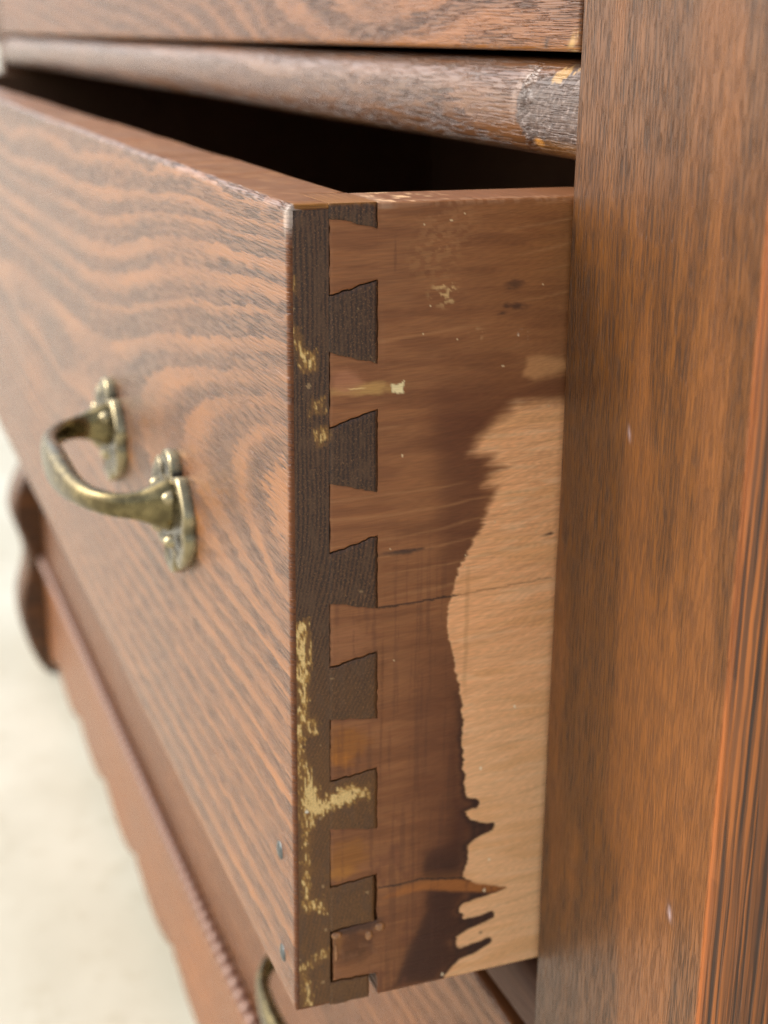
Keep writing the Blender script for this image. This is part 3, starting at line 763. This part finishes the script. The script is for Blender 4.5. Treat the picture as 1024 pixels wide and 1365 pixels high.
# side board with its tails -------------------------------------------------
def paint_side(pt, yy, zz):
    one = np.ones(len(yy))
    n_ = lambda a, b, s, o=3: fbm(yy * a, zz * b, o, s)
    # bare wood tone drifts
    pt.lay(sstep(-80, -140, zz) * sstep(30, 44, yy), (240, 190, 140), 0.7)
    pt.lay(sstep(0.5, 0.7, n_(0.05, 0.35, 101)) * one, (216, 156, 98), 0.35)
    pt.lay(sstep(0.62, 0.75, n_(0.10, 0.8, 102)) * one, (240, 196, 150), 0.35)
    # growth lines: shallow arcs rising to the right
    arc = zz - 0.0012 * (yy - 6) ** 2 - 0.02 * yy + 1.6 * n_(0.06, 0.05, 103)
    ln = np.abs(((arc / 4.6 + 0.7 * n_(0.01, 0.16, 104)) % 1.0) - 0.5)
    growth = sstep(0.10, 0.0, ln) * sstep(0.42, 0.62, n_(0.03, 0.11, 141))
    # stain: outline with bleeding edge
    wy = yy + 1.1 * (n_(0.35, 0.9, 105) - 0.5); wz = zz + 0.5 * (n_(0.5, 0.5, 106) - 0.5)
    poly = [(95, -42)] + STAIN + [(30, -181.5), (0, -181.5), (0, 3), (95, 3)]
    d = sdpoly(wy, wz, poly)
    dn = 0.5 * (n_(0.6, 0.9, 142) - 0.5)
    for dp, r0, r1 in (([(39, -134.6), (42.6, -134.4), (43.2, -134.9)], 1.0, 0.7), ([(39, -143), (44, -142.2), (47.2, -141.3)], 1.9, 0.7), ([(38, -166.8), (43, -166.4), (47.9, -165.0)], 1.1, 0.8), ([(38, -174.4), (43, -173.6), (47.6, -172.0)], 1.2, 0.75), ([(37, -147), (40.4, -147)], 2.2, 1.2)):
        rr_ = np.interp(yy, [dp[0][0], dp[-1][0]], [r0, r1])
        dr = sdline(yy, zz, dp) - rr_ + dn
        hh_ = np.clip(0.5 + 0.5 * (d - dr) / 0.8, 0, 1)
        d = d * (1 - hh_) + dr * hh_ - 0.8 * hh_ * (1 - hh_)
    d = d + (2.2 * (n_(0.08, 1.6, 160) - 0.5) + 0.5 * (n_(0.3, 3.0, 161) - 0.5)) * (0.12 + 0.88 * sstep(-86, -66, zz))
    soft = 0.3 + 1.9 * sstep(-80, -45, zz)
    st = sstep(soft, -soft, d)
    base = np.array(lin(138, 88, 52))[None, :] * (0.84 + 0.36 * n_(0.12, 0.5, 107)[:, None])
    pt.lay(st, base, 0.97)
    pt.lay(st * sstep(24, 8, yy) * sstep(-100, -60, zz), (146, 92, 54), 0.55)
    pt.lay(st * sstep(30, 60, yy) * sstep(-34, -6, zz), (144, 92, 48), 0.55)
    pt.lay(st * sstep(0.45, 0.65, n_(0.07, 0.5, 108)), (110, 64, 36), 0.4)
    # a darker overlap of two brush loads before the edge
    pt.lay(st * sstep(9, 2, np.abs(yy - 38 + 0.02 * (zz + 60))) * sstep(-40, -48, zz) * sstep(-96, -70, zz), (86, 46, 28), 0.6)
    pt.lay(st * sstep(26, 34, yy) * sstep(-32, -40, zz) * sstep(-58, -44, zz), (96, 52, 30), 0.55)
    pt.lay(st * sstep(-84, -100, zz) * sstep(22, 34, yy), (100, 58, 36), 0.6)
    # thin stain wiped over the upper right
    d2 = sdpoly(wy, wz, LIGHT2)
    pt.lay(sstep(1.0, -0.6, d2), (196, 140, 90), 0.75)
    # dark runs
    dd = sdpoly(yy + 0.8 * (n_(0.5, 0.9, 109) - 0.5), zz + 0.6 * (n_(0.7, 0.5, 110) - 0.5), DARK)
    low = sstep(-96, -112, zz)
    pt.lay(sstep(1.0, -4.5, dd) * st * low, (78, 42, 26), 0.85)
    pt.lay(sstep(-0.5, -2.5, dd) * st * sstep(-140, -150, zz), (60, 33, 22), 0.7)
    # the stain pooled at its very edge and in the drips
    pt.lay(st * sstep(-1.6, -0.3, d) * sstep(-100, -118, zz), (52, 30, 22), 0.85)
    pt.lay(st * sstep(41, 43, yy) * sstep(-128, -130, zz), (56, 34, 26), 0.9)
    pt.lay(st * sstep(0.55, 0.7, n_(0.3, 0.2, 111)) * sstep(-120, -140, zz) * sstep(30, 26, yy), (112, 66, 44), 0.5)
    da = sdpoly(wy, wz, AMBERLINE)
    pt.lay(sstep(0.7, -0.5, da), (164, 100, 48), 0.9)
    pt.lay(sstep(3.5, 0, da) * (zz > -153), (150, 96, 52), 0.35)
    pt.lay(sstep(0.6, 0.1, np.hypot((yy - 45.5) / 1.2, zz + 169.3)), (120, 84, 62), 0.9)
    # yellow and amber varnish on the lower tails
    for a, b, ra, rb, c_ in ((12, -115, 6, 5, (150, 92, 36)), (11, -118, 3, 2, (176, 108, 40)), (12.5, -142, 5.5, 5, (146, 92, 38)), (11, -146, 4, 2, (172, 112, 48)), (14, -166, 5, 5, (92, 54, 26)), (10, -163, 1.6, 5, (140, 92, 48)), (12, -91, 6, 5, (150, 98, 62)), (15, -36.6, 9, 1.4, (190, 146, 84)), (12, -35, 4, 3, (170, 112, 78))):
        pt.lay(sstep(1.2, 0.4, np.hypot((yy - a) / ra, (zz - b) / rb) + 0.7 * (n_(0.6, 0.6, 112) - 0.5)), c_, 0.8)
    pt.lay(sstep(2.2, 0.6, np.abs(zz + 160.9 + 0.6 * (n_(0.4, 0.3, 151) - 0.5)) * 1.0) * sstep(22, 19, yy) * sstep(8, 10, yy), (70, 46, 34), 0.85)
    pt.lay(sstep(0.55, 0.75, n_(0.7, 0.5, 152)) * sstep(21, 18, yy) * sstep(-160, -162, zz), (150, 104, 74), 0.3)
    # growth lines, pale above the edge and cut through the stain
    pt.lay(growth * st * sstep(-100, -80, zz), (176, 124, 80), 0.42 * 1.0)
    pt.lay(growth * (1 - st), (172, 124, 82), 0.3)
    # brush marks running down the board
    bm = fbm(yy * 1.6, zz * 0.05, 3, 113)
    pt.lay(st * sstep(0.56, 0.74, bm) * sstep(-60, -90, zz), (84, 50, 36), 0.35)
    pt.lay(sstep(0.8, 0.2, np.abs(yy - 39.6 + 0.6 * (n_(0.1, 0.3, 114) - 0.5))) * sstep(-74, -80, zz) * sstep(-112, -100, zz), (190, 136, 88), 0.4)
    # knots, burns and scorched streaks
    for a, b, ra, rb, rot, c_, op in ((48, -17.2, 3.0, 1.2, .1, (74, 46, 32), .75), (48.5, -21.6, 3.4, .9, -.05, (64, 38, 28), .8), (45.5, -23, 1.6, .5, .2, (64, 38, 28), .7), (24.5, -72.2, 6.5, .75, .02, (56, 40, 34), .85), (58.5, -72.0, 2.4, .55, .1, (70, 44, 32), .9), (22, -10, .3, 4, 0, (90, 54, 34), .5)):
        c2, s2 = math.cos(rot), math.sin(rot)
        a1 = (yy - a) * c2 + (zz - b) * s2; b1 = -(yy - a) * s2 + (zz - b) * c2
        pt.lay(sstep(1.15, 0.2, np.hypot(a1 / ra, b1 / rb) + 0.9 * (n_(0.8, 1.6, 115) - 0.5)), c_, op)
    # pale flecks of old paint
    fl_ = n_(2.2, 2.2, 116)
    def fleck(a, b, r, c_=(226, 196, 140), th=0.5): pt.lay(sstep(r, r * 0.4, np.hypot(yy - a, zz - b)) * sstep(th, th + 0.08, fl_), c_, 0.95)
    pt.lay(sstep(0.15, -0.15, sdpoly(yy + 0.7 * (n_(1.4, 1.4, 117) - 0.5), zz + 0.7 * (n_(1.4, 1.4, 118) - 0.5), [(21.3, -35.7), (22.6, -36.2), (24.4, -35.4), (23.9, -36.8), (24.3, -38.2), (22.6, -37.8), (21.8, -38.0)])), (240, 218, 164))
    pt.lay(sstep(0.35, 0.1, np.hypot((yy - 14) / 8, (zz + 36.4) / 0.6)) , (226, 190, 130), 0.8)
    fl2 = n_(0.9, 1.3, 140, 4)
    for a, b, r_, c_, th, op in ((33, -18.2, 4.5, (214, 176, 120), .52, .8), (30, -11, 8, (176, 126, 80), .42, .3), (33, -5, 9, (174, 124, 82), .42, .3), (50, -28, 2.0, (238, 216, 186), .55, .9), (40, -27, 2.2, (204, 160, 112), .55, .6)):
        pt.lay(sstep(1.1, 0.3, np.hypot(yy - a, (zz - b) * 1.3) / r_) * sstep(th, th + 0.16, fl2), c_, op)
    for q in range(22):
        a, b, s_ = random.uniform(20, 62), random.uniform(-100, -2), random.uniform(0.12, 0.26)
        pt.lay((np.hypot(yy - a, (zz - b) * 1.2) < s_).astype(float), (232, 206, 160), 0.85)
    for a, b in ((44, -126), (47, -150), (36, -178.5), (46, -158), (52, -112)): pt.lay((np.hypot(yy - a, zz - b) < 0.4).astype(float), (246, 226, 190), 0.8)
    # hairline cracks
    for pts in ([(19.2, -84.0), (25, -83.9), (37.2, -83.4)], [(19.8, -151.6), (22, -152.0), (29.8, -151.6), (41.0, -153.7)]):
        pt.lay(sstep(0.34, 0.1, sdline(yy, zz + 0.5 * (n_(0.8, 0.1, 119) - 0.5), pts)), (40, 26, 20), 0.9)
    pt.lay(sstep(0.3, 0.1, sdline(yy, zz + 0.5 * (n_(0.8, 0.1, 119) - 0.5), [(37.2, -83.4), (59.6, -82.2)])), (140, 92, 56), 0.6)

g = Geo()
GP = 0.22
for (a, b, c_, d), (a2, b2, c2, d2) in zip(PINS[:-1], PINS[1:]):
    patch(g, LAP + (0.22 if a2 != -173.8 else 0.85), d - 0.06 - (0.5 if a2 == -173.8 else 0), a2 + 0.02, 0, c_ - 0.06, b2 + 0.02, 0.33, -TS, yr2=0.2, keep=True)
zs_ = np.concatenate([[0, -0.00012, -0.0004, -0.0008], np.arange(-0.0011, -0.1797, -0.00031), [-0.1797, -0.18]])
rx = np.interp(-zs_, [0, 0.00012, 0.0004, 0.0008, 0.0012, 0.1795, 0.18], [-0.0010, -0.0005, -0.0002, -0.00005, 0, 0, -0.0004])
ycol = np.concatenate([[0], np.arange(0.05, 44.5, 0.31)])
P = np.zeros((len(ycol), len(zs_), 3))
P[..., 0] = rx[None, :]
wyy, _ = warp(redge(zs_ * 1000)[None, :] + ycol[:, None] * 0, (zs_ * 1000)[None, :] + 0 * ycol[:, None])
P[..., 1] = -D + (wyy + ycol[:, None]) / 1000
P[..., 2] = zs_[None, :]
P[..., 0] += (fbm(P[..., 1] * 60, P[..., 2] * 40, 3, 91) - 0.5) * 0.0003 * (ycol[:, None] > 1)
g.sheet(P, 0)
# rest of the board, inside the dresser
L = P[-1]; Rr = L.copy(); Rr[:, 1] = 0.36
g.sheet(np.stack([L, Rr], 0), 0)
zt, zb_ = 0.0, -0.18
def strip(pts): g.sheet(np.array(pts), 0, smooth=False)
topl = np.stack([P[:, 0, 0], P[:, 0, 1], P[:, 0, 2]], -1)
ti = topl.copy(); ti[:, 0] = -TS
rows = []
for t in np.linspace(0, 1, 10):
    q = topl + (ti - topl) * t; q[:, 2] += 0.0 ; rows.append(q)
g.sheet(np.array(rows), 0, flip=False)
ext = np.array([[topl[-1], ti[-1]], [[topl[-1][0], 0.36, 0], [-TS, 0.36, 0]]]); g.sheet(ext, 0)
g.sheet(np.array([[(-TS, -D + 0.0185, 0), (-TS, 0.36, 0)], [(-TS, -D + 0.0185, -0.18), (-TS, 0.36, -0.18)]]), 0)
g.sheet(np.array([[(-0.0004, -D + 0.021, -0.18), (-0.0004, 0.36, -0.18)], [(-TS, -D + 0.021, -0.18), (-TS, 0.36, -0.18)]]), 0)
wl = P[0].copy(); wl2 = wl.copy(); wl2[:, 0] = -TS
g.sheet(np.stack([wl, wl2], 0), 0, smooth=False)
co = g.co()
yy = (co[:, 1] + D) * 1000; zz = co[:, 2] * 1000
pt = Paint(len(co)); paint_side(pt, yy, zz)
tp = ((zz > -0.3) & (co[:, 0] < -0.0006)).astype(float)
pt.lay(tp, (124, 80, 50), 0.95)
pt.lay(tp * sstep(0.6, 0.7, fbm(yy * 0.5, co[:, 0] * 700, 3, 95)) * sstep(40, 24, yy), (236, 196, 150), 0.9)
pt.lay(sstep(-1.4, -0.2, zz) * (co[:, 0] > -0.004) * sstep(0.42, 0.6, fbm(yy * 1.2, co[:, 0] * 900, 3, 96)), (176, 132, 98), 0.4)
pt.lay(sstep(3, 0, np.abs(yy - 20)) * (zz > -1.2), (190, 156, 128), 0.4)
ring = (zz - 0.004 * (yy - 5) ** 2) / 3.0
g.build('side_board', M['side'], drawer, ring, pt, base=OB)

# hardened glue squeezed out of the lowest joint
sb = [o for o in drawer.children if o.name.startswith('side_board')][0]
for y_, z_, r_, s_ in ((9.8, -161.8, 1.3, 0.7), (17.6, -163.6, 1.0, 1.3), (20.3, -161.9, 1.2, 0.9), (9.7, -166.5, 0.45, 5.0)):
    q = Geo()
    A, B = np.meshgrid(np.linspace(0.02, np.pi / 2, 7), np.linspace(0, 2 * np.pi, 17)[:-1], indexing='ij')
    rad = r_ * (0.8 + 0.5 * fbm(np.cos(B) * 1.5 + y_, np.sin(B) * 1.5 + z_, 2, 150)) / 1000
    q.sheet(np.stack([0.00055 * r_ * np.cos(A), -D + y_ / 1000 + rad * np.sin(A) * np.cos(B), z_ / 1000 + rad * s_ * np.sin(A) * np.sin(B)], -1), 0, wrap=True)
    q.build('glue_bead', M['glue'], sb, base=OB)

def dpanel(name, *b):
    q = Geo(); q.box(*b)
    return q.build(name, M['inside'], drawer, np.zeros(8), Paint(8), base=OB)
dpanel('side_board', -0.926, -0.926 + TS, -D + T + 0.0002, 0.36, -0.18, -0.0002)
dpanel('back_board', -0.926 + TS, -TS, 0.345, 0.36, -0.18, -0.003)
dpanel('bottom_board', -0.926 + TS, -TS - 0.0003, -D + T - 0.004, 0.344, -0.170, -0.164)

# nails in the front near its right end
for x, z in ((-0.0108, -0.1442), (-0.0096, -0.1703)):
    q = Geo()
    A, B = np.meshgrid(np.linspace(0, np.pi / 2, 6), np.linspace(0, 2 * np.pi, 15)[:-1], indexing='ij')
    q.sheet(np.stack([x + 0.0024 * np.sin(A) * np.cos(B), -D + 0.0004 - 0.0009 * np.cos(A), z + 0.0024 * np.sin(A) * np.sin(B)], -1), 0, wrap=True)
    q.build('nail', M['nail'], fb, base=OB)
handle(drawer, OB, -0.1465, -D + 0.0001, -0.0915)

# ------------------------------------------------------------------ the closed drawers above and below
UB = (-0.43, 0.2, 0.0278)
upper = thing('drawer', 'closed drawer above the worn rail, its front cut off by the top of the picture', 'drawer', UB, 'drawers of the dresser')
def ring_up(x, z):
    zz = z - 27.8
    return zz / 8.5 + 3.0 * np.exp(-((x + 150) / 120) ** 2) * (1 - zz / 120) + 1.6 * fbm(x * 0.012, z * 0.03, 3, 120) + x * 0.012
def paint_up(pt, co, yy, zz, cap):
    X = co[:, 0] * 1000; Z = co[:, 2] * 1000 - 27.8
    jn = fbm(X * 0.9, Z * 1.4, 3, 121)
    pt.lay(sstep(1.5, 0.3, Z + 0.8 * (jn - 0.5)) * (yy < 4), (158, 104, 52), 0.75)
    d = np.hypot(np.minimum(X + 1.5, 0) / 3.2, Z / 4.0)
    pt.lay(sstep(1.2, 0.5, d + 1.0 * (jn - 0.5)) * sstep(0.42, 0.55, jn), (214, 176, 112), 0.9)
    pt.lay(sstep(1.0, 0.4, d + 0.8 * (jn - 0.5)), (110, 72, 40), 0.4)
    pt.lay(sstep(1.0, 0.6, np.hypot((X + 13.6 - 0.2 * Z) / 0.9, (Z - 1.6) / 1.7) + 0.6 * (jn - 0.5)), (36, 28, 26), 0.9)
front_panel('front_board', upper, UB, 0.0004, 0.019, 0.0278, 0.2125, 0.0002, ring_up, paint_up, [M['front'], M['end']], dense=True)
def lpanel(par, base, name, *b):
    q = Geo(); q.box(*b)
    return q.build(name, M['inside'], par, np.zeros(8), Paint(8), base=base)
for par, base, z0, z1 in ((upper, UB, 0.030, 0.205),):
    lpanel(par, base, 'side_board', -TS, -0.001, 0.0196, 0.40, z0, z1)
    lpanel(par, base, 'side_board', -0.925, -0.925 + TS, 0.0196, 0.40, z0, z1)
    lpanel(par, base, 'bottom_board', -0.925 + TS, -TS, 0.0196, 0.40, z0 + 0.01, z0 + 0.016)

LB = (-0.43, 0.2, -0.3705)
lower = thing('drawer', 'closed drawer under the open one, just above the bead moulding and scalloped base', 'drawer', LB, 'drawers of the dresser')
def ring_lo(x, z): return z / 7.0 + 2.0 * fbm(x * 0.006, z * 0.03, 3, 130)
def paint_lo(pt, co, yy, zz, cap):
    pt.lay(np.full(len(yy), 0.55), (100, 62, 36))
front_panel('front_board', lower, LB, 0.0004, 0.019, -0.3705, -0.2065, 0.0002, ring_lo, paint_lo, [M['front'], M['end']], dense=False)
lpanel(lower, LB, 'side_board', -TS, -0.001, 0.0196, 0.40, -0.368, -0.215)
lpanel(lower, LB, 'side_board', -0.925, -0.925 + TS, 0.0196, 0.40, -0.368, -0.215)
lpanel(lower, LB, 'bottom_board', -0.925 + TS, -TS, 0.0196, 0.40, -0.360, -0.354)
handle(lower, LB, -0.1310, 0.0005, -0.2930)
